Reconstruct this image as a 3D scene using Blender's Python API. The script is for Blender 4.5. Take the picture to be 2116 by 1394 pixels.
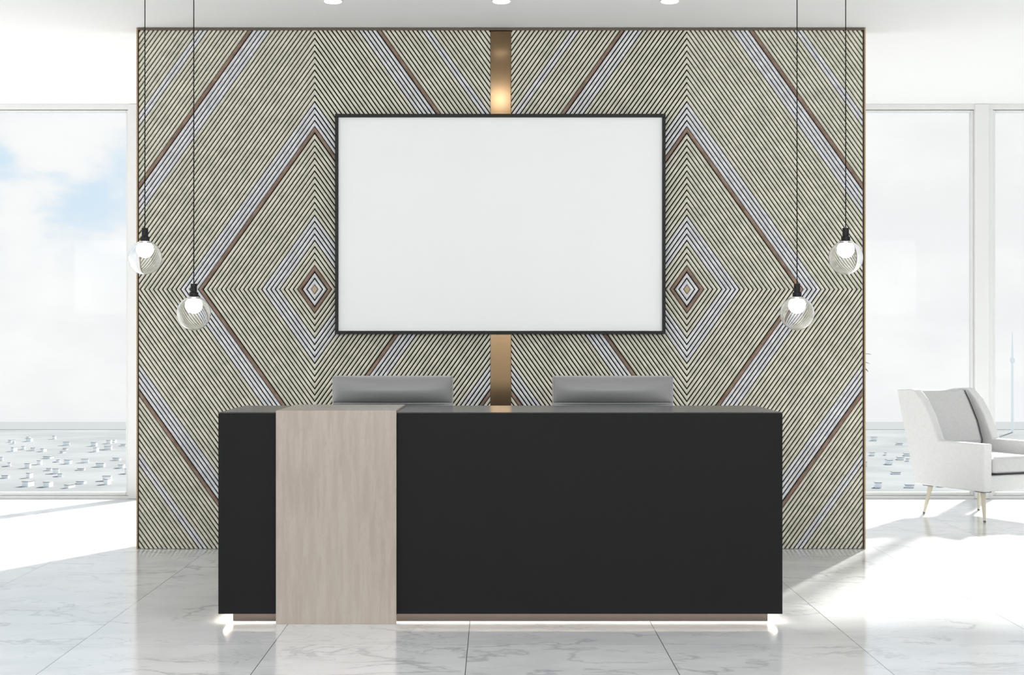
import bpy, bmesh, math, random
from mathutils import Vector, Matrix
random.seed(7)
for o in list(bpy.data.objects): bpy.data.objects.remove(o, do_unlink=True)
S = bpy.context.scene
COL = S.collection
PI = math.pi
# ------------------------------------------------------------------ camera
F, VX, VY, EYE = 3217.0, 1024.0, 707.0, 1.45      # focal length in px, vanishing point, eye height
cd = bpy.data.cameras.new('camera'); cam = bpy.data.objects.new('camera', cd); COL.objects.link(cam)
cd.sensor_width = 36.0; cd.sensor_fit = 'HORIZONTAL'; cd.lens = F / 2116 * 36.0
cd.shift_x = (1058 - VX) / 2116.0; cd.shift_y = -(697 - VY) / 2116.0
cam.location = (0, 0, EYE); cam.rotation_euler = (PI / 2, 0, 0)
cd.clip_start = 0.05; cd.clip_end = 5000
S.camera = cam
S.view_settings.view_transform = 'Standard'; S.view_settings.look = 'None'
S.view_settings.gamma = 1.0; S.view_settings.use_curve_mapping = False
S.view_settings.exposure = 0.71
CEIL, WINY, FRONTY = 3.658, 14.44, -3.0
# ------------------------------------------------------------------ world: thin cloud over a pale blue sky
SUN_DIR = Vector((0.50, 1.0, 0.56)).normalized()     # towards the sun
W = bpy.data.worlds.new('sky'); S.world = W; W.use_nodes = True
nt = W.node_tree; nt.nodes.clear()
def N(t, ty, **kw):
    n = t.nodes.new(ty)
    for k, v in kw.items(): setattr(n, k, v)
    return n
def mth(t, op, a, b=None, c=None, clamp=False):
    n = t.nodes.new('ShaderNodeMath'); n.operation = op; n.use_clamp = clamp
    for i, v in enumerate((a, b, c)):
        if v is None: continue
        if isinstance(v, (int, float)): n.inputs[i].default_value = v
        else: t.links.new(v, n.inputs[i])
    return n.outputs[0]
def mixc(t, f, a, b):
    n = t.nodes.new('ShaderNodeMix'); n.data_type = 'RGBA'
    for idx, v in ((0, f), (6, a), (7, b)):
        if isinstance(v, (int, float)): n.inputs[idx].default_value = v
        elif isinstance(v, tuple): n.inputs[idx].default_value = v if len(v) == 4 else v + (1,)
        else: t.links.new(v, n.inputs[idx])
    return n.outputs[2]
def smooth(t, v, lo, hi, tlo=0.0, thi=1.0):
    n = t.nodes.new('ShaderNodeMapRange'); n.interpolation_type = 'SMOOTHSTEP'
    t.links.new(v, n.inputs[0])
    for i, q in zip((1, 2, 3, 4), (lo, hi, tlo, thi)): n.inputs[i].default_value = q
    return n.outputs[0]
tc = N(nt, 'ShaderNodeTexCoord'); sep = N(nt, 'ShaderNodeSeparateXYZ'); nt.links.new(tc.outputs['Generated'], sep.inputs[0])
mp = N(nt, 'ShaderNodeMapping'); nt.links.new(tc.outputs['Generated'], mp.inputs[0]); mp.inputs['Scale'].default_value = (9, 9, 17); mp.inputs['Location'].default_value = (0.2, 0.0, 0.95)
nz = N(nt, 'ShaderNodeTexNoise'); nt.links.new(mp.outputs[0], nz.inputs[0]); nz.inputs['Scale'].default_value = 1.0; nz.inputs['Detail'].default_value = 6; nz.inputs['Roughness'].default_value = 0.55
cl = smooth(nt, nz.outputs[0], 0.40, 0.54)
left = smooth(nt, sep.outputs[0], -0.16, -0.26)
high = smooth(nt, sep.outputs[2], 0.13, 0.24)
low = smooth(nt, sep.outputs[2], 0.03, 0.09)
m1 = mth(nt, 'MULTIPLY', mth(nt, 'MULTIPLY', cl, left), low)
mask = mth(nt, 'MAXIMUM', m1, mth(nt, 'MULTIPLY', high, 0.95), clamp=True)
skyc = mixc(nt, mask, mixc(nt, smooth(nt, nz.outputs[0], 0.3, 0.6), (0.97, 0.97, 0.97), (0.89, 0.89, 0.895)), (0.67, 0.81, 0.93))
vm = N(nt, 'ShaderNodeVectorMath', operation='DOT_PRODUCT'); nt.links.new(tc.outputs['Generated'], vm.inputs[0]); vm.inputs[1].default_value = SUN_DIR
glow = mth(nt, 'POWER', mth(nt, 'MAXIMUM', vm.outputs['Value'], 0.0), 60.0)
skyc = mixc(nt, mth(nt, 'MULTIPLY', glow, 0.7, clamp=True), skyc, (1.6, 1.45, 1.15))
bg = N(nt, 'ShaderNodeBackground'); nt.links.new(skyc, bg.inputs[0]); bg.inputs[1].default_value = 0.64
wo = N(nt, 'ShaderNodeOutputWorld'); nt.links.new(bg.outputs[0], wo.inputs[0])
# ------------------------------------------------------------------ sun and unseen front fill
sd = bpy.data.lights.new('sun', 'SUN'); sd.energy = 9.5; sd.angle = math.radians(3.0); sd.color = (1.0, 0.97, 0.92)
so = bpy.data.objects.new('sun', sd); COL.objects.link(so); so.rotation_euler = SUN_DIR.to_track_quat('Z', 'Y').to_euler(); so.location = SUN_DIR * 40
def area_light(name, loc, rot, sx, sy, power, color=(1, 1, 1)):
    a = bpy.data.lights.new(name, 'AREA'); a.shape = 'RECTANGLE'; a.size = sx; a.size_y = sy; a.energy = power; a.color = color
    o = bpy.data.objects.new(name, a); COL.objects.link(o); o.location = loc; o.rotation_euler = rot; return o
area_light('window_daylight_front', (0, FRONTY - 0.25, 2.78), (PI / 2, 0, 0), 17.4, 1.55, 520, (1.0, 1.0, 1.0))  # added fill from behind the camera, brightens the partition
DOWN_POWER = 15.0
# ------------------------------------------------------------------ materials
def mat(name, col=(0.8, 0.8, 0.8), rough=0.5, metal=0.0, spec=0.5, emit=None, estr=0.0):
    m = bpy.data.materials.new(name); m.use_nodes = True
    b = m.node_tree.nodes['Principled BSDF']
    b.inputs['Base Color'].default_value = tuple(col) + (1,); b.inputs['Roughness'].default_value = rough
    b.inputs['Metallic'].default_value = metal; b.inputs['Specular IOR Level'].default_value = spec
    if emit: b.inputs['Emission Color'].default_value = tuple(emit) + (1,); b.inputs['Emission Strength'].default_value = estr
    return m
def parts_of(m): return m.node_tree, m.node_tree.nodes['Principled BSDF']
def mottled(m, c1, c2, scale, stretch=(1, 1, 1), detail=4, lo=0.3, hi=0.7, bump=0.0):
    t, b = parts_of(m)
    g = N(t, 'ShaderNodeTexCoord'); mp = N(t, 'ShaderNodeMapping'); mp.inputs['Scale'].default_value = stretch
    t.links.new(g.outputs['Object'], mp.inputs[0])
    n = N(t, 'ShaderNodeTexNoise'); n.inputs['Scale'].default_value = scale; n.inputs['Detail'].default_value = detail
    t.links.new(mp.outputs[0], n.inputs[0])
    f = smooth(t, n.outputs[0], lo, hi)
    t.links.new(mixc(t, f, c1, c2), b.inputs['Base Color'])
    if bump:
        bp = N(t, 'ShaderNodeBump'); bp.inputs['Strength'].default_value = bump; bp.inputs['Distance'].default_value = 0.003
        t.links.new(n.outputs[0], bp.inputs['Height']); t.links.new(bp.outputs[0], b.inputs['Normal'])
    return m
M = {}
M['paint'] = mat('white ceiling paint', (0.84, 0.84, 0.84), 0.8, spec=0.2)
M['wall'] = mat('white wall paint', (0.82, 0.82, 0.82), 0.8, spec=0.2)
M['frame'] = mat('white window aluminium', (0.70, 0.70, 0.70), 0.4)
M['slat'] = mottled(mat('pale limed oak slat', rough=0.6, spec=0.25), (0.59, 0.575, 0.48), (0.73, 0.705, 0.60), 14, (1, 1, 1), 6)
M['slat_white'] = mottled(mat('white washed slat', rough=0.6, spec=0.25), (0.62, 0.62, 0.64), (0.76, 0.76, 0.78), 20, (1, 1, 1), 5)
M['slat_brown'] = mottled(mat('walnut brown slat', rough=0.55, spec=0.3), (0.20, 0.135, 0.10), (0.30, 0.215, 0.165), 16)
M['backing'] = mat('dark slat backing', (0.018, 0.018, 0.014), 0.9, spec=0.1)
M['core'] = mat('partition core', (0.22, 0.2, 0.17), 0.8)
M['brass'] = mat('brushed brass', (0.215, 0.145, 0.08), 0.15, 1.0)
M['inlay'] = mat('dull brass inlay', (0.42, 0.33, 0.20), 0.6, 0.2)
M['gold_edge'] = mat('copper toned edge trim', (0.33, 0.24, 0.15), 0.5, 0.7)
M['trim'] = mat('dark bronze trim', (0.085, 0.068, 0.048), 0.55, 0.1)
M['black'] = mat('matt black laminate', (0.013, 0.013, 0.0135), 0.45, spec=0.06)
M['black_top'] = mat('gloss black laminate top', (0.022, 0.022, 0.0225), 0.2, spec=0.5)
M['plinth'] = mat('bronze plinth', (0.022, 0.017, 0.014), 0.55, 0.0)
M['led'] = mat('warm led strip', (1, 1, 1), 0.5, emit=(1.0, 0.87, 0.72), estr=20.0)
M['board'] = mat('white board face', (0.77, 0.77, 0.77), 0.35, spec=0.4)
M['black_frame'] = mat('black frame', (0.014, 0.014, 0.014), 0.5, spec=0.2)
M['leather'] = mat('grey leather', (0.24, 0.24, 0.24), 0.42, spec=0.5)
M['shell'] = mat('light grey chair shell', (0.36, 0.36, 0.36), 0.4)
M['chrome'] = mat('chrome', (0.75, 0.75, 0.75), 0.15, 1.0)
M['dark_plastic'] = mat('dark plastic', (0.03, 0.03, 0.03), 0.45)
M['cord'] = mat('black cord', (0.006, 0.006, 0.006), 0.8, spec=0.1)
M['socket'] = mat('black lamp socket', (0.01, 0.01, 0.01), 0.5, spec=0.2)
M['bulb'] = mat('glowing bulb', (1, 1, 1), 0.4, emit=(1, 0.99, 0.97), estr=1.2)
M['lens'] = mat('lit downlight lens', (1, 1, 1), 0.4, emit=(1, 1, 1), estr=2.2)
M['fabric'] = mottled(mat('off white upholstery', rough=0.9, spec=0.1), (0.66, 0.66, 0.66), (0.70, 0.70, 0.70), 60)
M['cushion'] = mottled(mat('pale grey cushion fabric', rough=0.9, spec=0.1), (0.55, 0.55, 0.55), (0.59, 0.59, 0.59), 60)
M['piping'] = mat('black piping', (0.02, 0.02, 0.02), 0.6)
M['leg_wood'] = mottled(mat('pale leg wood', rough=0.45), (0.50, 0.46, 0.36), (0.62, 0.58, 0.46), 12, (1, 1, .2))
M['foot'] = mat('dark leg plate', (0.09, 0.085, 0.075), 0.4, 0.5)
M['leaf'] = mottled(mat('dark green leaf', rough=0.45), (0.015, 0.03, 0.012), (0.03, 0.055, 0.02), 20)
M['stem'] = mat('plant stem', (0.10, 0.075, 0.045), 0.7)
M['pot'] = mat('white ceramic pot', (0.75, 0.75, 0.74), 0.35)
M['soil'] = mottled(mat('soil', rough=0.95), (0.03, 0.02, 0.015), (0.07, 0.05, 0.035), 60)
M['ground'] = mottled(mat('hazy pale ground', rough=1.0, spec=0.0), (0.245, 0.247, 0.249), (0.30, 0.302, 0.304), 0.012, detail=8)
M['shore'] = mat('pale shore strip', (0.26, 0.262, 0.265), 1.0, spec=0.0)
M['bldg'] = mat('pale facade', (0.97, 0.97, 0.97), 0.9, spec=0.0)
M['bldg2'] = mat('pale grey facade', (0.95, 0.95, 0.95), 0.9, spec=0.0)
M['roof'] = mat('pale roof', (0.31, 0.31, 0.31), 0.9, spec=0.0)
# pale wood of the desk panel: fine vertical grain
def wood():
    m = mat('greyed oak veneer', rough=0.36, spec=0.5); t, b = parts_of(m)
    g = N(t, 'ShaderNodeTexCoord')
    def noise(sc, st, d):
        mp = N(t, 'ShaderNodeMapping'); mp.inputs['Scale'].default_value = st; t.links.new(g.outputs['Object'], mp.inputs[0])
        n = N(t, 'ShaderNodeTexNoise'); n.inputs['Scale'].default_value = sc; n.inputs['Detail'].default_value = d; t.links.new(mp.outputs[0], n.inputs[0]); return n.outputs[0]
    a = noise(45, (1, 0.12, 0.10), 6); c = noise(230, (1, 0.16, 0.11), 4); e = noise(5, (1, 0.5, 0.3), 2)
    b.inputs['Coat Weight'].default_value = 0.7; b.inputs['Coat Roughness'].default_value = 0.2
    base = mixc(t, smooth(t, a, 0.35, 0.68), (0.292, 0.238, 0.196), (0.338, 0.282, 0.236))
    base = mixc(t, smooth(t, c, 0.52, 0.72, 0, 0.6), base, (0.255, 0.21, 0.175))
    base = mixc(t, smooth(t, e, 0.4, 0.7, 0, 0.25), base, (0.38, 0.345, 0.30))
    t.links.new(base, b.inputs['Base Color'])
    bp = N(t, 'ShaderNodeBump'); bp.inputs['Strength'].default_value = 0.2; bp.inputs['Distance'].default_value = 0.001
    t.links.new(c, bp.inputs['Height']); t.links.new(bp.outputs[0], b.inputs['Normal'])
    return m
M['oak'] = wood()
# polished white marble slabs with thin dark joints
def marble():
    m = mat('polished white marble', rough=0.13, spec=0.45); t, b = parts_of(m)
    g = N(t, 'ShaderNodeTexCoord'); sp = N(t, 'ShaderNodeSeparateXYZ'); t.links.new(g.outputs['Object'], sp.inputs[0])
    tx = mth(t, 'DIVIDE', mth(t, 'ADD', sp.outputs[0], 0.133), 0.936); ty = mth(t, 'DIVIDE', mth(t, 'SUBTRACT', sp.outputs[1], 7.475), 3.744)
    ix = mth(t, 'FLOOR', tx); iy = mth(t, 'FLOOR', ty)
    fx = mth(t, 'SUBTRACT', tx, ix); fy = mth(t, 'SUBTRACT', ty, iy)
    ex = mth(t, 'MULTIPLY', mth(t, 'MINIMUM', fx, mth(t, 'SUBTRACT', 1.0, fx)), 0.936)
    ey = mth(t, 'MULTIPLY', mth(t, 'MINIMUM', fy, mth(t, 'SUBTRACT', 1.0, fy)), 3.744)
    jx = mth(t, 'LESS_THAN', ex, 0.0016); jy = mth(t, 'MULTIPLY', mth(t, 'LESS_THAN', ey, 0.002), 0.35)
    joint = mth(t, 'MAXIMUM', jx, jy)
    off = N(t, 'ShaderNodeCombineXYZ'); t.links.new(mth(t, 'MULTIPLY', ix, 3.7), off.inputs[0]); t.links.new(mth(t, 'MULTIPLY', iy, 5.3), off.inputs[1]); t.links.new(mth(t, 'MULTIPLY', ix, 1.9), off.inputs[2])
    ad = N(t, 'ShaderNodeVectorMath', operation='ADD'); t.links.new(g.outputs['Object'], ad.inputs[0]); t.links.new(off.outputs[0], ad.inputs[1])
    rt = N(t, 'ShaderNodeMapping'); rt.inputs['Rotation'].default_value = (0, 0, 0.5); rt.inputs['Scale'].default_value = (1.0, 1.5, 1.0); t.links.new(ad.outputs[0], rt.inputs[0])
    def noise(sc, d, ds=0.0, r=0.55):
        n = N(t, 'ShaderNodeTexNoise'); n.inputs['Scale'].default_value = sc; n.inputs['Detail'].default_value = d; n.inputs['Distortion'].default_value = ds; n.inputs['Roughness'].default_value = r; t.links.new(rt.outputs[0], n.inputs[0]); return n.outputs[0]
    def vein(v, w): return mth(t, 'SUBTRACT', 1.0, smooth(t, mth(t, 'ABSOLUTE', mth(t, 'SUBTRACT', v, 0.5)), 0.0, w))
    v1 = mth(t, 'MULTIPLY', vein(noise(1.5, 7, 0.35), 0.026), smooth(t, noise(1.1, 2), 0.40, 0.62))
    v2 = mth(t, 'MULTIPLY', vein(noise(3.6, 6, 0.3), 0.025), smooth(t, noise(1.9, 2, 0.3), 0.45, 0.65))
    cloud = smooth(t, noise(1.6, 5, 0.4), 0.35, 0.72)
    col = mixc(t, cloud, (0.70, 0.705, 0.71), (0.61, 0.615, 0.625))
    col = mixc(t, mth(t, 'MULTIPLY', v1, 0.55), col, (0.33, 0.335, 0.34))
    col = mixc(t, mth(t, 'MULTIPLY', v2, 0.40), col, (0.36, 0.365, 0.37))
    col = mixc(t, joint, col, (0.06, 0.06, 0.065))
    t.links.new(col, b.inputs['Base Color'])
    return m
M['marble'] = marble()
def pane_mat():
    m = bpy.data.materials.new('clear window pane'); m.use_nodes = True; t = m.node_tree; t.nodes.clear()
    tr = N(t, 'ShaderNodeBsdfTransparent'); gl = N(t, 'ShaderNodeBsdfGlossy'); gl.inputs['Roughness'].default_value = 0.02
    tr.inputs[0].default_value = (0.97, 0.98, 0.98, 1)
    mx = N(t, 'ShaderNodeMixShader'); mx.inputs[0].default_value = 0.003
    t.links.new(tr.outputs[0], mx.inputs[1]); t.links.new(gl.outputs[0], mx.inputs[2])
    o = N(t, 'ShaderNodeOutputMaterial'); t.links.new(mx.outputs[0], o.inputs[0]); return m
M['pane'] = pane_mat()
def glass_mat():
    m = mat('clear lamp glass', (1, 1, 1), 0.0); b = m.node_tree.nodes['Principled BSDF']
    b.inputs['Transmission Weight'].default_value = 1.0; b.inputs['IOR'].default_value = 1.45; return m
M['glass'] = glass_mat()
# ------------------------------------------------------------------ helpers
def px(x, y, Y): return Vector(((x - VX) * Y / F, Y, EYE + (VY - y) * Y / F))
def tag(o, label=None, cat=None, group=None, kind=None):
    if label: o['label'] = label
    if cat: o['category'] = cat
    if group: o['group'] = group
    if kind: o['kind'] = kind
    return o
def empty(name, loc=(0, 0, 0), rz=0.0, **kw):
    o = bpy.data.objects.new(name, None); COL.objects.link(o); o.location = loc; o.rotation_euler = (0, 0, rz); o.empty_display_size = 0.1
    return tag(o, **kw)
def link(name, bm, m, parent=None, smooth_=False, bevel=0.0, seg=2, loc=None, **kw):
    bmesh.ops.recalc_face_normals(bm, faces=bm.faces) if not kw.pop('keep', False) else None
    me = bpy.data.meshes.new(name); bm.to_mesh(me); bm.free()
    ms = m if isinstance(m, (list, tuple)) else [m]
    for q in ms: me.materials.append(q)
    if smooth_:
        for p in me.polygons: p.use_smooth = True
    o = bpy.data.objects.new(name, me); COL.objects.link(o)
    if parent: o.parent = parent
    if loc is not None: o.location = loc
    if bevel:
        b = o.modifiers.new('bevel', 'BEVEL'); b.width = bevel; b.segments = seg; b.limit_method = 'ANGLE'; b.angle_limit = 0.6
    return tag(o, **kw)
def box(bm, x0, x1, y0, y1, z0, z1):
    v = [bm.verts.new((x, y, z)) for z in (z0, z1) for y in (y0, y1) for x in (x0, x1)]
    for f in ((0, 1, 3, 2), (4, 6, 7, 5), (0, 4, 5, 1), (2, 3, 7, 6), (0, 2, 6, 4), (1, 5, 7, 3)): bm.faces.new([v[i] for i in f])
    return v
def boxes(*bs):
    bm = bmesh.new()
    for b in bs: box(bm, *b)
    return bm
def lathe(bm, prof, cx=0, cy=0, n=32):
    rings = []
    for r, z in prof:
        if r < 1e-6: rings.append([bm.verts.new((cx, cy, z))])
        else: rings.append([bm.verts.new((cx + r * math.cos(2 * PI * i / n), cy + r * math.sin(2 * PI * i / n), z)) for i in range(n)])
    for a, b in zip(rings, rings[1:]):
        for i in range(n):
            j = (i + 1) % n
            if len(a) == 1 and len(b) == 1: continue
            if len(a) == 1: bm.faces.new((a[0], b[j], b[i]))
            elif len(b) == 1: bm.faces.new((a[i], a[j], b[0]))
            else: bm.faces.new((a[i], a[j], b[j], b[i]))
    return bm
def tube(bm, pts, rad, n=8, cap=True):
    pts = [Vector(p) for p in pts]; rs = rad if isinstance(rad, (list, tuple)) else [rad] * len(pts)
    rings = []
    for i, p in enumerate(pts):
        d = (pts[min(i + 1, len(pts) - 1)] - pts[max(i - 1, 0)]).normalized()
        up = Vector((0, 0, 1)) if abs(d.z) < 0.9 else Vector((1, 0, 0))
        a = d.cross(up).normalized(); b = d.cross(a).normalized()
        rings.append([bm.verts.new(p + (a * math.cos(2 * PI * k / n) + b * math.sin(2 * PI * k / n)) * rs[i]) for k in range(n)])
    for r0, r1 in zip(rings, rings[1:]):
        for k in range(n): bm.faces.new((r0[k], r0[(k + 1) % n], r1[(k + 1) % n], r1[k]))
    if cap: bm.faces.new(rings[0][::-1]); bm.faces.new(rings[-1])
    return bm
def prism_x(bm, prof, x0, x1):       # closed (y, z) profile swept along x
    a = [bm.verts.new((x0, y, z)) for y, z in prof]; b = [bm.verts.new((x1, y, z)) for y, z in prof]
    n = len(prof)
    for i in range(n): bm.faces.new((a[i], a[(i + 1) % n], b[(i + 1) % n], b[i]))
    bm.faces.new(a[::-1]); bm.faces.new(b); return bm
def pillow(bm, cx, cz, w, h, y0, t, bulge, power=4.0, n=14, rake=0.0):
    # puffy pad: faces -Y, flat back at y0, edge thickness t, crown bulge
    def g(u): return 1 - abs(u) ** power
    fr = {}; bk = {}
    for i in range(n + 1):
        for j in range(n + 1):
            u = math.sin((2 * i / n - 1) * PI / 2); v = math.sin((2 * j / n - 1) * PI / 2)
            z = cz + v * h / 2; x = cx + u * w / 2; dy = rake * (z - cz)
            fr[i, j] = bm.verts.new((x, y0 - t - bulge * (g(u) * g(v)) ** 0.5 + dy, z)); bk[i, j] = bm.verts.new((x, y0 + dy, z))
    for i in range(n):
        for j in range(n):
            bm.faces.new((fr[i, j], fr[i + 1, j], fr[i + 1, j + 1], fr[i, j + 1])); bm.faces.new((bk[i, j], bk[i, j + 1], bk[i + 1, j + 1], bk[i + 1, j]))
    for i in range(n):
        bm.faces.new((fr[i, 0], bk[i, 0], bk[i + 1, 0], fr[i + 1, 0])); bm.faces.new((fr[i, n], fr[i + 1, n], bk[i + 1, n], bk[i, n]))
        bm.faces.new((fr[0, i], fr[0, i + 1], bk[0, i + 1], bk[0, i])); bm.faces.new((fr[n, i], bk[n, i], bk[n, i + 1], fr[n, i + 1]))
    return bm
def copy_tree(o, parent=None):
    c = o.copy(); COL.objects.link(c)
    if parent: c.parent = parent
    for ch in list(o.children): copy_tree(ch, c)
    return c
# ------------------------------------------------------------------ room shell
XW = 9.0
link('floor', boxes((-XW - .2, XW + .2, FRONTY - .1, WINY + 0.25, -0.12, 0)), M['marble'], kind='structure')
link('ceiling', boxes((-XW - .2, XW + .2, FRONTY - .1, WINY + 0.25, CEIL, CEIL + 0.2)), M['paint'], kind='structure')
link('wall_left', boxes((-XW - .2, -XW, FRONTY, WINY - 0.02, 0.001, CEIL - .001)), M['wall'], kind='structure')
link('wall_right', boxes((XW, XW + .2, FRONTY, WINY - 0.02, 0.001, CEIL - .001)), M['wall'], kind='structure')
# window bays of the rear facade: a wide frame, a slimmer inner frame, one pane each
MW = 0.176; c0 = (2032.5 - VX) * WINY / F; bay = 2.614
mulls = [c0 + k * bay for k in range(-5, 2)]
mulls = [m_ for m_ in mulls if abs(m_) < XW - .3]
edges = [-XW] + mulls + [XW]
k = 0
for a, b in zip(edges, edges[1:]):
    k += 1
    lo = a + (MW / 2 if a != -XW else 0); hi = b - (MW / 2 if b != XW else 0)
    y0, y1 = WINY + 0.015, WINY + 0.065
    t_, z0, z1 = 0.028, 0.030, CEIL - 0.054
    bm = boxes((lo, lo + t_, y0, y1, z0, z1), (hi - t_, hi, y0, y1, z0, z1), (lo + t_, hi - t_, y0, y1, z0, z0 + 0.03), (lo + t_, hi - t_, y0, y1, z1 - 0.02, z1))
    w = link('window_%d' % k, bm, M['frame'], bevel=0.004, kind='structure')
    link('pane', boxes((lo + t_ + .001, hi - t_ - .001, y0 + 0.02, y0 + 0.028, z0 + 0.031, z1 - 0.021)), M['pane'], w)
nwin = k
for i, x in enumerate(mulls):
    link('trim_%d' % (i + 1), boxes((x - MW / 2, x + MW / 2 - .045, WINY - 0.03, WINY + 0.07, 0.001, CEIL - .001), (x + MW / 2 - .045, x + MW / 2, WINY - .005, WINY + 0.07, 0.001, CEIL - .001)), M['frame'], bevel=0.005, kind='structure')
nt_ = len(mulls)
link('trim_%d' % (nt_ + 1), boxes((-XW, XW, WINY - 0.012, WINY + 0.18, CEIL - 0.05, CEIL - .001)), M['frame'], kind='structure')
link('trim_%d' % (nt_ + 2), boxes((-XW, XW, WINY - 0.012, WINY + 0.18, 0.001, 0.028)), M['frame'], kind='structure')
# unseen facade behind the visitor; glazing kept high so the brass mirrors plain wall
SILL = 1.95
link('wall_front', boxes((-XW, XW, FRONTY - .12, FRONTY, 0.001, SILL)), M['wall'], kind='structure')
fe = [-XW + i * 3.0 for i in range(7)]
for i, (a, b) in enumerate(zip(fe, fe[1:])):
    bm = boxes((a, a + .08, FRONTY - .08, FRONTY, SILL, CEIL), (b - .08, b, FRONTY - .08, FRONTY, SILL, CEIL), (a + .08, b - .08, FRONTY - .08, FRONTY, SILL + .001, SILL + .08), (a + .08, b - .08, FRONTY - .08, FRONTY, CEIL - .08, CEIL - .001))
    w = link('window_%d' % (nwin + 1 + i), bm, M['frame'], kind='structure')
    link('pane', boxes((a + .081, b - .081, FRONTY - .045, FRONTY - .037, SILL + .081, CEIL - .081)), M['pane'], w)
# ------------------------------------------------------------------ centre partition
PY = 10.96
xl, xr = px(287, 0, PY).x, px(1783.5, 0, PY).x
link('wall_center', boxes((xl, xr, PY, PY + 0.20, 0.001, CEIL - .001)), M['core'], kind='structure')
n0 = nt_ + 3
ft = 0.035
link('trim_%d' % n0, boxes((xl - .010, xl, PY - ft, PY + .205, 0.001, CEIL - .002)), M['gold_edge'], kind='structure')
link('trim_%d' % (n0 + 1), boxes((xr, xr + .010, PY - ft, PY + .205, 0.001, CEIL - .002)), M['gold_edge'], kind='structure')
link('trim_%d' % (n0 + 2), boxes((xl, xr, PY - ft - .004, PY - .0005, CEIL - .019, CEIL - .002)), M['trim'], kind='structure')
# slat panels: concentric lozenges of mitred slats
SF = PY - 0.030; s_ = SF / F
HALF_W = 363.0; HALF_H = 535.5; SL = 1.40; PER = 13.05; B0 = 22.9
GAP = 4.5
ZC = EYE + (VY - 597.5) * s_
def clip(poly, f):
    out = []
    for i in range(len(poly)):
        p, q = poly[i], poly[(i + 1) % len(poly)]; a, b = f(p), f(q)
        if a >= 0: out.append(p)
        if (a >= 0) != (b >= 0):
            t = a / (a - b); out.append((p[0] + (q[0] - p[0]) * t, p[1] + (q[1] - p[1]) * t))
    return out
RECT = [(0, 0), (HALF_W, 0), (HALF_W, HALF_H), (0, HALF_H)]
def D(p): return p[0] * SL + p[1]
def band(d0, d1): 
    r = clip(RECT, lambda p: D(p) - d0)
    return clip(r, lambda p: d1 - D(p)) if r else r
def seg(d):
    pts = []
    for p in ((0, d), (d / SL, 0), (HALF_W, d - SL * HALF_W), ((d - HALF_H) / SL, HALF_H)):
        if -1e-6 <= p[0] <= HALF_W + 1e-6 and -1e-6 <= p[1] <= HALF_H + 1e-6 and not any(abs(p[0] - q[0]) + abs(p[1] - q[1]) < 1e-4 for q in pts): pts.append(p)
    return pts[:2] if len(pts) >= 2 else None
YB = PY - 0.006; YC = SF + 0.0065
WHITE = {0, 1, 7, 8, 9, 10, 25, 26, 27, 28, 50, 51, 52, 53, 64, 65}; BROWN = {2, 24, 54}
def slat(bm, d0, d1):
    bev = 3.3
    prof = [(d0, YB), (d0, YC), (d0 + bev, SF), (d1 - bev, SF), (d1, YC), (d1, YB)]
    for sx in (1, -1):
        for sz in (1, -1):
            def P(p, y): return bm.verts.new((sx * p[0] * s_, y, sz * p[1] * s_))
            for (a, ya), (b, yb) in zip(prof, prof[1:]):
                if abs(a - b) < 1e-6:
                    g = seg(a)
                    if g: vs = [P(g[0], ya), P(g[1], ya), P(g[1], yb), P(g[0], yb)]
                    else: continue
                else:
                    pl = band(a, b)
                    if len(pl) < 3: continue
                    vs = [P(p, ya + (yb - ya) * (D(p) - a) / (b - a)) for p in pl]
                f = bm.faces.new(vs); f.normal_update()
                c = f.calc_center_median()
                if abs(ya - yb) < 0.01:
                    if f.normal.y > 0: f.normal_flip()
                else:
                    outward = Vector((sx * SL, 0, sz)) * (1 if a == d1 else -1)
                    if f.normal.dot(outward) < 0: f.normal_flip()
def slat_panel(pxc, label):
    cx = (pxc - VX) * s_
    t = empty('slat_panel', (cx, PY - .001, ZC), label=label, cat='wall panel', group='slatted lozenge panels on the partition')
    hw, hh = HALF_W * s_, HALF_H * s_
    b = link('backing', boxes((-hw, hw, YB - PY + .001 - .001, 0, -hh, hh)), M['backing'], t)
    for nm, sel, m_, lb in (('slats', lambda i: i not in WHITE and i not in BROWN, M['slat'], None), ('pale_slats', lambda i: i in WHITE, M['slat_white'], 'white washed slats of the lozenge bands'), ('brown_slats', lambda i: i in BROWN, M['slat_brown'], 'dark brown accent slats')):
        bm = bmesh.new()
        for i in range(0, 80):
            if sel(i): slat(bm, B0 + PER * (i - 1) + (GAP / 2 if i else 0.8), B0 + PER * i - (GAP / 2 if i not in BROWN else 0.6))
        for v in bm.verts: v.co.y -= PY - .001
        link(nm, bm, m_, t, keep=True, **({'label': lb} if lb else {}))
    bm = bmesh.new(); d = 8.5
    vs = [bm.verts.new((x * s_, y, z * s_)) for y in (SF - PY + .001, 0 - .006) for x, z in ((d / SL, 0), (0, d), (-d / SL, 0), (0, -d))]
    bm.faces.new(vs[:4]); bm.faces.new(vs[4:])
    for i in range(4): bm.faces.new((vs[i], vs[(i + 1) % 4], vs[4 + (i + 1) % 4], vs[4 + i]))
    link('center_inlay', bm, M['inlay'], t, label='small brass lozenge at the centre')
slat_panel(650, 'slatted wood lozenge panel left of the brass strip')
slat_panel(1419.5, 'slatted wood lozenge panel right of the brass strip')
bx0, bx1 = px(1013.3, 0, SF).x, px(1056, 0, SF).x
link('brass_strip', boxes((bx0, bx1, PY - .026, PY - .001, 0.004, CEIL - .024)), M['brass'], bevel=.0015, label='tall vertical brass strip dividing the two slatted panels', cat='metal strip')
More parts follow.
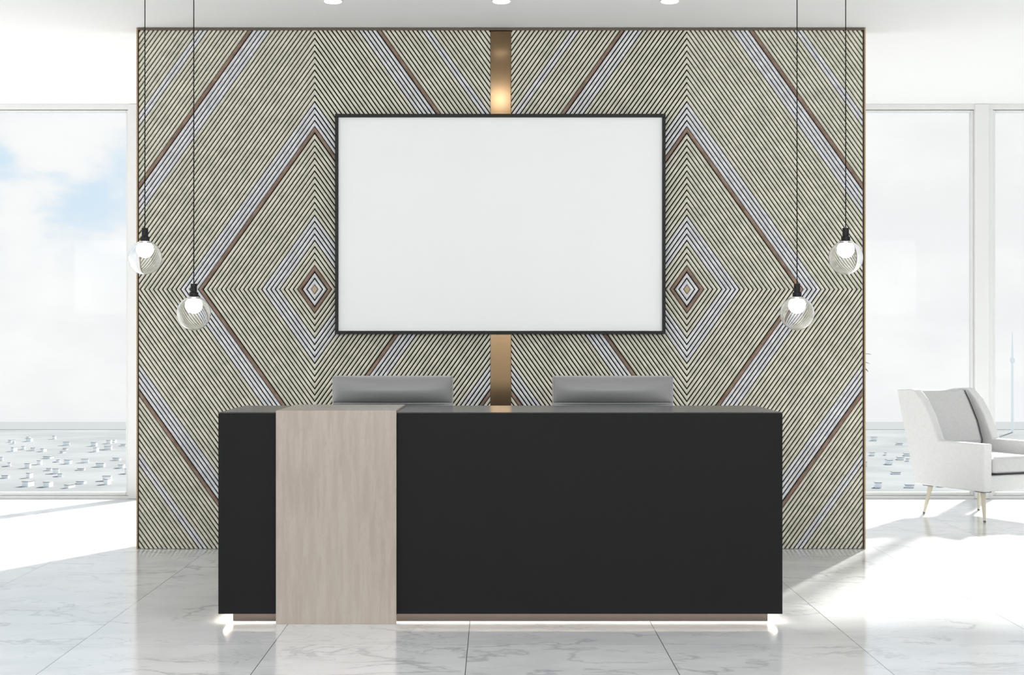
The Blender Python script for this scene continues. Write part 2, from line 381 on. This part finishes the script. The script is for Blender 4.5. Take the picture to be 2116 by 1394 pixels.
# blank board with black frame
BY = PY - 0.10
p0 = px(692, 690, BY); p1 = px(1375.5, 235, BY); t_ = 6.6 * BY / F
t = empty('wall_board', ((p0.x + p1.x) / 2, PY - .032, (p0.z + p1.z) / 2), label='large blank white board in a thin black frame on the slatted partition', cat='board')
hw, hh = (p1.x - p0.x) / 2, (p1.z - p0.z) / 2; yo = BY - (PY - .032)
bm = boxes((-hw, hw, yo, -.02, hh - t_, hh), (-hw, hw, yo, -.02, -hh, -hh + t_), (-hw, -hw + t_, yo, -.02, -hh + t_, hh - t_), (hw - t_, hw, yo, -.02, -hh + t_, hh - t_))
link('frame', bm, M['black_frame'], t, bevel=.002)
link('white_face', boxes((-hw + t_ + .0005, hw - t_ - .0005, yo + .022, -.021, -hh + t_ + .0005, hh - t_ - .0005)), M['board'], t)
link('mounting_rail', boxes((-hw * .7, hw * .7, -.0205, 0, .3, .38), (-hw * .7, hw * .7, -.0205, 0, -.38, -.3)), M['dark_plastic'], t)
# ------------------------------------------------------------------ reception desk
DY = 8.045; DB = 8.90
x0, x1 = px(451, 0, DY).x, px(1617, 0, DY).x
zt = EYE - 144.5 * DY / F; zb = EYE - 561 * DY / F
wx0, wx1 = px(570, 0, 8.015).x, px(819, 0, 8.015).x
desk = empty('reception_desk', ((x0 + x1) / 2, (DY + DB) / 2, 0), label='long black reception desk with a pale oak waterfall panel and glowing base', cat='desk')
ox, oy = desk.location.x, desk.location.y
def dbox(*b): return (b[0] - ox, b[1] - ox, b[2] - oy, b[3] - oy, b[4], b[5])
tt = 0.007
link('front_panel', boxes(dbox(x0, x1, DY, DY + .018, zb, zt - tt)), M['black'], desk, bevel=.0015)
for a, b in ((x0, x0 + .018), (x1 - .018, x1)):
    link('side_panel', boxes(dbox(a, b, DY + .0185, DB, zb, zt - tt)), M['black'], desk, bevel=.0015)
link('desk_top', boxes(dbox(x0, x1, DY, DB, zt - tt + .0005, zt)), M['black_top'], desk, bevel=.002)
link('work_surface', boxes(dbox(x0 + .042, x1 - .042, DY + .25, DB - .02, .70, .73)), M['oak'], desk, bevel=.002)
bm = boxes(dbox(wx0, wx1, 8.015, 8.044, 0.0, 1.099), dbox(wx0, wx1, 8.044, 8.80, zt + .0005, 1.099))
bmesh.ops.remove_doubles(bm, verts=bm.verts, dist=1e-5)
link('oak_panel', bm, M['oak'], desk, bevel=.0012, label='pale grained oak panel folding over the counter')
pin = 0.067
pa, pb, pc, pd = x0 + pin, x1 - pin, DY + .055, DB - .10
link('plinth', boxes(dbox(pa, pb, pc, pc + .018, .0005, .12), dbox(pa, pb, pd - .018, pd, .0005, .12), dbox(pa, pa + .018, pc + .0181, pd - .0181, .0005, .12), dbox(pb - .018, pb, pc + .0181, pd - .0181, .0005, .12)), M['plinth'], desk)
lz = (.0495, .0550)
link('led_strip', boxes(dbox(x0 + .03, x1 - .03, DY + .020, DY + .030, *lz), dbox(x0 + .020, x0 + .030, DY + .031, DB - .12, *lz), dbox(x1 - .030, x1 - .020, DY + .031, DB - .12, *lz)), M['led'], desk, label='warm glowing light strip hidden under the front edge')
link('led_channel', boxes(dbox(x0 + .0185, x1 - .0185, DY + .0185, DY + .054, .0552, .08), dbox(x0 + .0185, x0 + .066, DY + .0545, DB - .11, .0552, .08), dbox(x1 - .066, x1 - .0185, DY + .0545, DB - .11, .0552, .08)), M['black'], desk)
for dx in (.9, 2.2):
    u = link('drawer_unit', boxes(dbox(x0 + dx, x0 + dx + .4, DY + .30, DB - .13, .125, .699)), M['black'], desk, bevel=.002)
    for i in range(3):
        link('drawer_front', boxes(dbox(x0 + dx + .01, x0 + dx + .39, DB - .1295, DB - .112, .14 + i * .185, .315 + i * .185)), M['black'], u, bevel=.002)
# ------------------------------------------------------------------ desk chairs
def desk_chair(x, label):
    Yb = 9.50
    t = empty('desk_chair', (x, Yb - .28, 0), label=label, cat='chair', group='grey chairs behind the desk')
    w = 250 * (Yb - .05) / F; zt_ = EYE - 69.5 * (Yb - .05) / F; y = .28
    bm = boxes((-w / 2, w / 2, y - .045, y + .035, .50, zt_)); link('backrest_shell', bm, M['shell'], t, bevel=.012, seg=3)
    zm = EYE - 124.5 * (Yb - .07) / F
    bm = bmesh.new(); pillow(bm, 0, (zm + zt_ - .006) / 2, w - .012, zt_ - .006 - zm, y - .040, .012, .12, 2.0, 18)
    link('head_cushion', bm, M['leather'], t, smooth_=False, bevel=0)
    for p in t.children[-1].data.polygons: p.use_smooth = True
    bm = bmesh.new(); pillow(bm, 0, (.53 + zm - .008) / 2, w - .012, zm - .008 - .53, y - .040, .02, .05, 3.0, 18)
    o = link('back_cushion', bm, M['leather'], t, smooth_=True)
    bm = boxes((-.30, .30, -.26, y - .075, .43, .52)); link('seat', bm, M['leather'], t, bevel=.03, seg=4)
    for s in (-1, 1):
        bm = bmesh.new(); tube(bm, [(s * .325, .20, .47), (s * .36, .16, .50), (s * .36, .12, .66), (s * .36, -.12, .66), (s * .36, -.18, .60), (s * .33, -.16, .47)], .013, 8)
        a = link('armrest', bm, M['chrome'], t, smooth_=True)
        link('arm_pad', boxes((s * .36 - .028, s * .36 + .028, -.13, .13, .672, .695)), M['dark_plastic'], a, bevel=.008)
    bm = bmesh.new(); lathe(bm, [(0, .10), (.035, .10), (.035, .25), (.022, .25), (.022, .40), (.10, .405), (.10, .43), (0, .43)], n=24); link('column', bm, M['chrome'], t)
    bm = bmesh.new()
    for i in range(5):
        a = i * 2 * PI / 5 + .3; c, s = math.cos(a), math.sin(a)
        tube(bm, [(c * .02, s * .02, .11), (c * .17, s * .17, .095), (c * .29, s * .29, .075)], [.024, .02, .015], 8)
    base = link('base', bm, M['chrome'], t)
    for i in range(5):
        a = i * 2 * PI / 5 + .3; c, s = math.cos(a) * .29, math.sin(a) * .29
        bm = bmesh.new(); v = [bm.verts.new((c + dx_, s + .026 * math.cos(q * PI / 8), .028 + .026 * math.sin(q * PI / 8))) for dx_ in (-.02, .02) for q in range(16)]
        bm.faces.new(v[:16]); bm.faces.new(v[16:][::-1])
        for q in range(16): bm.faces.new((v[q], v[16 + q], v[16 + (q + 1) % 16], v[(q + 1) % 16]))
        box(bm, c - .008, c + .008, s - .008, s + .008, .05, .072)
        link('caster', bm, M['dark_plastic'], base)
    return t
YC_ = 9.45
ch = desk_chair((811 - VX) * YC_ / F, 'grey leather desk chair behind the desk, the one beside the oak panel')
c2 = copy_tree(ch); c2.location.x = (1266.7 - VX) * YC_ / F; c2['label'] = 'grey leather desk chair behind the desk, right of the brass strip'
# ------------------------------------------------------------------ pendant lamps
PLY = 9.0; q = PLY / F
def pendant(label):
    # origin at the ceiling rose, drop set per lamp through mesh data
    return label
def make_pendant(x, ytop, label):
    zc = EYE + (VY - (ytop + 60)) * q          # globe centre
    t = empty('pendant_lamp', ((x - VX) * q, PLY, CEIL), label=label, cat='pendant lamp', group='glass globe pendants at the desk')
    z = zc - CEIL
    bm = bmesh.new(); lathe(bm, [(0, 0), (.05, 0), (.05, -.02), (.01, -.028), (0, -.028)], n=24); link('ceiling_rose', bm, M['socket'], t)
    bm = bmesh.new(); tube(bm, [(0, 0, -.02), (0, 0, z + 60 * q)], .0028, 8); link('cord', bm, M['cord'], t)
    bm = bmesh.new(); a = z + 61 * q
    lathe(bm, [(0, a), (.0185, a), (.0185, a - 17 * q), (.026, a - 18 * q), (.026, a - 28 * q), (0, a - 28 * q)], n=28); link('socket', bm, M['socket'], t, bevel=.001)
    R = 35.2 * q; th = .0035; prof = []
    a0 = math.asin(min(1, .027 / R)); n = 30
    for i in range(n + 1):
        a = a0 + (PI - a0) * i / n; prof.append((R * math.sin(a) if i < n else 0, z + R * math.cos(a)))
    inner = [((R - th) * math.sin(a0 + (PI - a0) * i / n) if i < n else 0, z + (R - th) * math.cos(a0 + (PI - a0) * i / n)) for i in range(n + 1)][::-1]
    bm = bmesh.new(); lathe(bm, prof + inner[:0], n=40)
    vt = len(bm.verts); lathe(bm, inner, n=40)
    # bridge the two rims
    bmesh.ops.bridge_loops(bm, edges=[e for e in bm.edges if e.is_boundary])
    o = link('glass_globe', bm, M['glass'], t, smooth_=True)
    bm = bmesh.new(); r = 18 * q; zb_ = z + 17.0 * q
    bp = [(0, zb_ - r)] + [(r * math.sin(a), zb_ - r * math.cos(a)) for a in [PI * k / 18 for k in range(1, 14)]] + [(.011, z + 31.5 * q), (.011, z + 33 * q), (0, z + 33 * q)]
    lathe(bm, bp, n=32); link('bulb', bm, M['bulb'], t, smooth_=True)
    return t
make_pendant(299.5, 472, 'higher of the two glass globe pendants at the left partition edge')
make_pendant(400.5, 587, 'lower of the two glass globe pendants at the left partition edge')
make_pendant(1647, 587, 'lower of the two glass globe pendants at the right partition edge')
make_pendant(1747.5, 472, 'higher of the two glass globe pendants at the right partition edge')
# ------------------------------------------------------------------ downlights
spot = bpy.data.lights.new('downlight_beam', 'SPOT'); spot.energy = DOWN_POWER; spot.spot_size = math.radians(165); spot.spot_blend = 1.0; spot.shadow_soft_size = 0.06; spot.color = (1, .985, .96)
drop = bpy.data.lights.new('downlight_glow', 'POINT'); drop.energy = DOWN_POWER * .16; drop.shadow_soft_size = 0.045; drop.color = (1, .985, .96)
def downlight(x, Y, label, group):
    t = empty('downlight', (x, Y, CEIL), label=label, cat='ceiling light', group=group)
    bm = bmesh.new(); lathe(bm, [(.0575, 0), (.0635, 0), (.064, -.003), (.062, -.008), (.0585, -.009), (.0575, -.007), (.0575, 0)], n=32); link('bezel', bm, M['frame'], t, smooth_=True)
    bm = bmesh.new(); lathe(bm, [(0, -.017), (.035, -.0165), (.052, -.014), (.057, -.009), (.057, -.001), (0, -.001)], n=32); link('lens', bm, M['lens'], t, smooth_=True)
    if Y < 10:
        l = bpy.data.objects.new('beam', drop if Y > 8 else spot); COL.objects.link(l); l.parent = t; l.location = (0, 0, -.07 if Y > 8 else -.03)
    return t
DX = [(v - VX) * 10.05 / F for v in (688, 1036, 1384)]
for x, lb in zip(DX, ('leftmost of the three round downlights along the top of the photo', 'middle round downlight, above the brass strip', 'rightmost of the three round downlights along the top of the photo')):
    downlight(x, 10.05, lb, 'round downlights in front of the partition')
for Y in (8.15, 6.3, 4.4, 2.4):  # out of view: desk row fits the brass highlight, nearer rows added as fill
    for x in [DX[1] + k * 1.09 for k in (-3, -2, -1, 0, 1, 2, 3)]:
        if Y > 8 and abs(x - DX[1]) > 2.9: continue
        downlight(x, Y, 'round ceiling downlight above the visitor side of the lobby', 'round downlights over the visitor side')
# ------------------------------------------------------------------ armchair
ac = empty('armchair', (4.055, 13.025, 0), math.radians(204.8), label='off white armchair with black piping by the right hand window', cat='armchair')
side = [(.42, .245), (.425, .632), (-.13, .632), (-.165, .70), (-.235, .84), (-.335, .97), (-.43, 1.045), (-.48, 1.055), (-.655, 1.045), (-.59, .80), (-.495, .50), (-.425, .245)]
for s in (-1, 1):
    bm = bmesh.new(); prism_x(bm, side, s * .405, s * .305); link('arm', bm, M['fabric'], ac, bevel=.014, seg=3)
bm = bmesh.new(); prism_x(bm, [(-.42, .245), (-.30, .245), (-.34, .60), (-.53, 1.045), (-.647, 1.04), (-.582, .80), (-.488, .50)], -.304, .304); link('backrest', bm, M['fabric'], ac, bevel=.014, seg=3)
link('seat_base', boxes((-.304, .304, -.295, .40, .245, .375)), M['fabric'], ac, bevel=.012, seg=3)
bm = boxes((-.300, .300, -.26, .44, .385, .53)); sc = link('seat_cushion', bm, M['cushion'], ac, bevel=.035, seg=4)
bm = bmesh.new(); tube(bm, [(-.297, -.1, .392), (-.297, .41, .392), (-.275, .441, .392), (.275, .441, .392), (.297, .41, .392), (.297, -.1, .392)], .0052, 8); link('piping', bm, M['piping'], sc)
bm = bmesh.new()
prof = [(-.31, .535), (-.22, .545), (-.21, .62), (-.27, .78), (-.37, .95), (-.43, 1.035), (-.46, 1.045), (-.485, 1.03), (-.41, .80), (-.335, .60)]
prism_x(bm, prof, -.245, .300); bc = link('back_cushion', bm, M['cushion'], ac, bevel=.02, seg=3)
for s in (-1,):
    bm = bmesh.new(); tube(bm, [(s * .247, y + .006, z) for y, z in ((-.22, .55), (-.21, .62), (-.27, .78), (-.37, .95), (-.43, 1.035))], .0042, 8); link('piping', bm, M['piping'], bc)
for (lx, ly) in ((-.32, .33), (.32, .33), (-.32, -.30), (.32, -.30)):
    bm = bmesh.new(); sx, sy = (1 if lx > 0 else -1), (1 if ly > 0 else -1)
    tube(bm, [(lx, ly, .238), (lx + sx * .02, ly + sy * .05 * .6, .10), (lx + sx * .035, ly + sy * .05, .0)], [.024, .017, .010], 14)
    l = link('leg', bm, M['leg_wood'], ac, smooth_=False)
    bm = boxes((lx - .05, lx + .05, ly - .05, ly + .05, .237, .2445)); link('leg_plate', bm, M['foot'], l)
    bm = bmesh.new(); tube(bm, [(lx + sx * .0335, ly + sy * .049, .012), (lx + sx * .035, ly + sy * .05, .0005)], [.0118, .0115], 14); link('foot_cap', bm, M['foot'], l)
for ch_ in ac.children:
    for o_ in (ch_,) + tuple(ch_.children):
        o_.data.transform(Matrix.Diagonal((.84, 1, 1, 1)))
# ------------------------------------------------------------------ potted plant half hidden behind the partition
pl = empty('potted_plant', (2.335, 11.62, 0), label='green leafy potted plant peeking out behind the right edge of the partition', cat='plant')
bm = bmesh.new(); lathe(bm, [(0, 0), (.13, 0), (.17, .34), (.175, .36), (.155, .36), (.15, .32), (0, .32)], n=36); link('pot', bm, M['pot'], pl, bevel=.002)
bm = bmesh.new(); lathe(bm, [(0, .335), (.151, .325)], n=24); link('soil', bm, M['soil'], pl)
stems = bmesh.new(); leaves = bmesh.new()
def leaf(bm, base, direction, L, Wd, droop):
    d = Vector(direction).normalized(); sdv = d.cross(Vector((0, 0, 1))).normalized(); n = 8; prev = None
    p = Vector(base)
    for i in range(n + 1):
        f = i / n; wdt = Wd * math.sin(PI * min(1, f * .93 + .07)) ** .8
        c = p + Vector((0, 0, -.25 * wdt))
        row = [bm.verts.new(p - sdv * wdt), bm.verts.new(c), bm.verts.new(p + sdv * wdt)]
        if prev:
            bm.faces.new((prev[0], row[0], row[1], prev[1])); bm.faces.new((prev[1], row[1], row[2], prev[2]))
        prev = row; d = (d + Vector((0, 0, -droop / n))).normalized(); p = p + d * L / n
for i in range(9):
    a = i * 2.4; lean = .06 + .05 * random.random(); h = .85 + .20 * random.random()
    pts = [(math.cos(a) * lean * f ** 1.5 * 1.6, math.sin(a) * lean * f ** 1.5 * 1.6, .32 + h * f) for f in (0, .25, .5, .75, 1)]
    tube(stems, pts, [.009, .008, .007, .005, .003], 8)
    for k_ in range(8):
        f = .40 + .085 * k_; j = min(3, int(f * 4)); ff = f * 4 - j; b_ = Vector(pts[j]).lerp(Vector(pts[j + 1]), ff)
        an = a + k_ * 2.2 + random.random() * .5
        leaf(leaves, b_, (math.cos(an), math.sin(an), .45), .17 + .05 * random.random(), .02, 1.5)
# the twig that reaches past the partition edge
tw = [(.05, 0, .80), (.22, -.05, 1.0), (.345, -.08, 1.14), (.375, -.085, 1.27), (.378, -.09, 1.36)]
tube(stems, tw, [.007, .006, .005, .004, .003], 8)
for b_, d_, L in (((.378, -.09, 1.36), (.8, 0, .5), .075), ((.376, -.088, 1.33), (-.7, .1, .6), .09), ((.374, -.086, 1.30), (.75, -.1, .35), .07), ((.374, -.085, 1.27), (.8, .1, -.1), .07), ((.37, -.085, 1.24), (.15, .1, -.9), .09), ((.37, -.085, 1.25), (.2, -.1, .9), .08), ((.35, -.08, 1.16), (.3, 0, .9), .09)):
    leaf(leaves, b_, d_, L, .02, 1.1)
link('stem', stems, M['stem'], pl); link('foliage', leaves, M['leaf'], pl, smooth_=True)
# ------------------------------------------------------------------ city outside: haze put into the pale material colours
GZ = -120.0
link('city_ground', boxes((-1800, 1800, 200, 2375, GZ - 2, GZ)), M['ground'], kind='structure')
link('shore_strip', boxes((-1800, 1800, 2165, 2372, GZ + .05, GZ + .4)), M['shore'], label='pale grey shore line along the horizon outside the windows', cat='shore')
def building(bx, by, w, d, h, m_, roofm, label, group):
    t = empty('building', (bx, by, GZ + .01), random.uniform(-.3, .3), label=label, cat='building', group=group)
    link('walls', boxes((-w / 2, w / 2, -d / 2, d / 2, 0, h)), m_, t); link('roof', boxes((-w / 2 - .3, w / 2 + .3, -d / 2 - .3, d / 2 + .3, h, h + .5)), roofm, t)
used = []
for side_, (xa, xb), lb, n in (('left', (0, 270), 'tiny pale building in the hazy city seen through the left window', 44), ('right', (1790, 2110), 'tiny pale building in the hazy city seen through the right windows', 30)):
    c_ = 0; tries = 0
    while c_ < n and tries < 3000:
        tries += 1
        yy = random.uniform(905, 1010); Y = 40 + EYE; Y = (EYE - GZ) * F / (yy - VY); X = (random.uniform(xa - 20, xb + 10) - VX) * Y / F
        w, d, h = random.uniform(2.5, 8), random.uniform(4, 10), random.uniform(1.5, 4.5)
        if any((X - u[0]) ** 2 + (Y - u[1]) ** 2 < 260 for u in used): continue
        used.append((X, Y)); c_ += 1
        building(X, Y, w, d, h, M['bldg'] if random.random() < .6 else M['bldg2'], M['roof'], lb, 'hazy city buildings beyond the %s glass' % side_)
mt = empty('lattice_mast', px(2092, 0, 2100) * Vector((1, 1, 0)) + Vector((0, 0, GZ)), label='faint tall pale mast rising on the horizon at the far right', cat='tower')
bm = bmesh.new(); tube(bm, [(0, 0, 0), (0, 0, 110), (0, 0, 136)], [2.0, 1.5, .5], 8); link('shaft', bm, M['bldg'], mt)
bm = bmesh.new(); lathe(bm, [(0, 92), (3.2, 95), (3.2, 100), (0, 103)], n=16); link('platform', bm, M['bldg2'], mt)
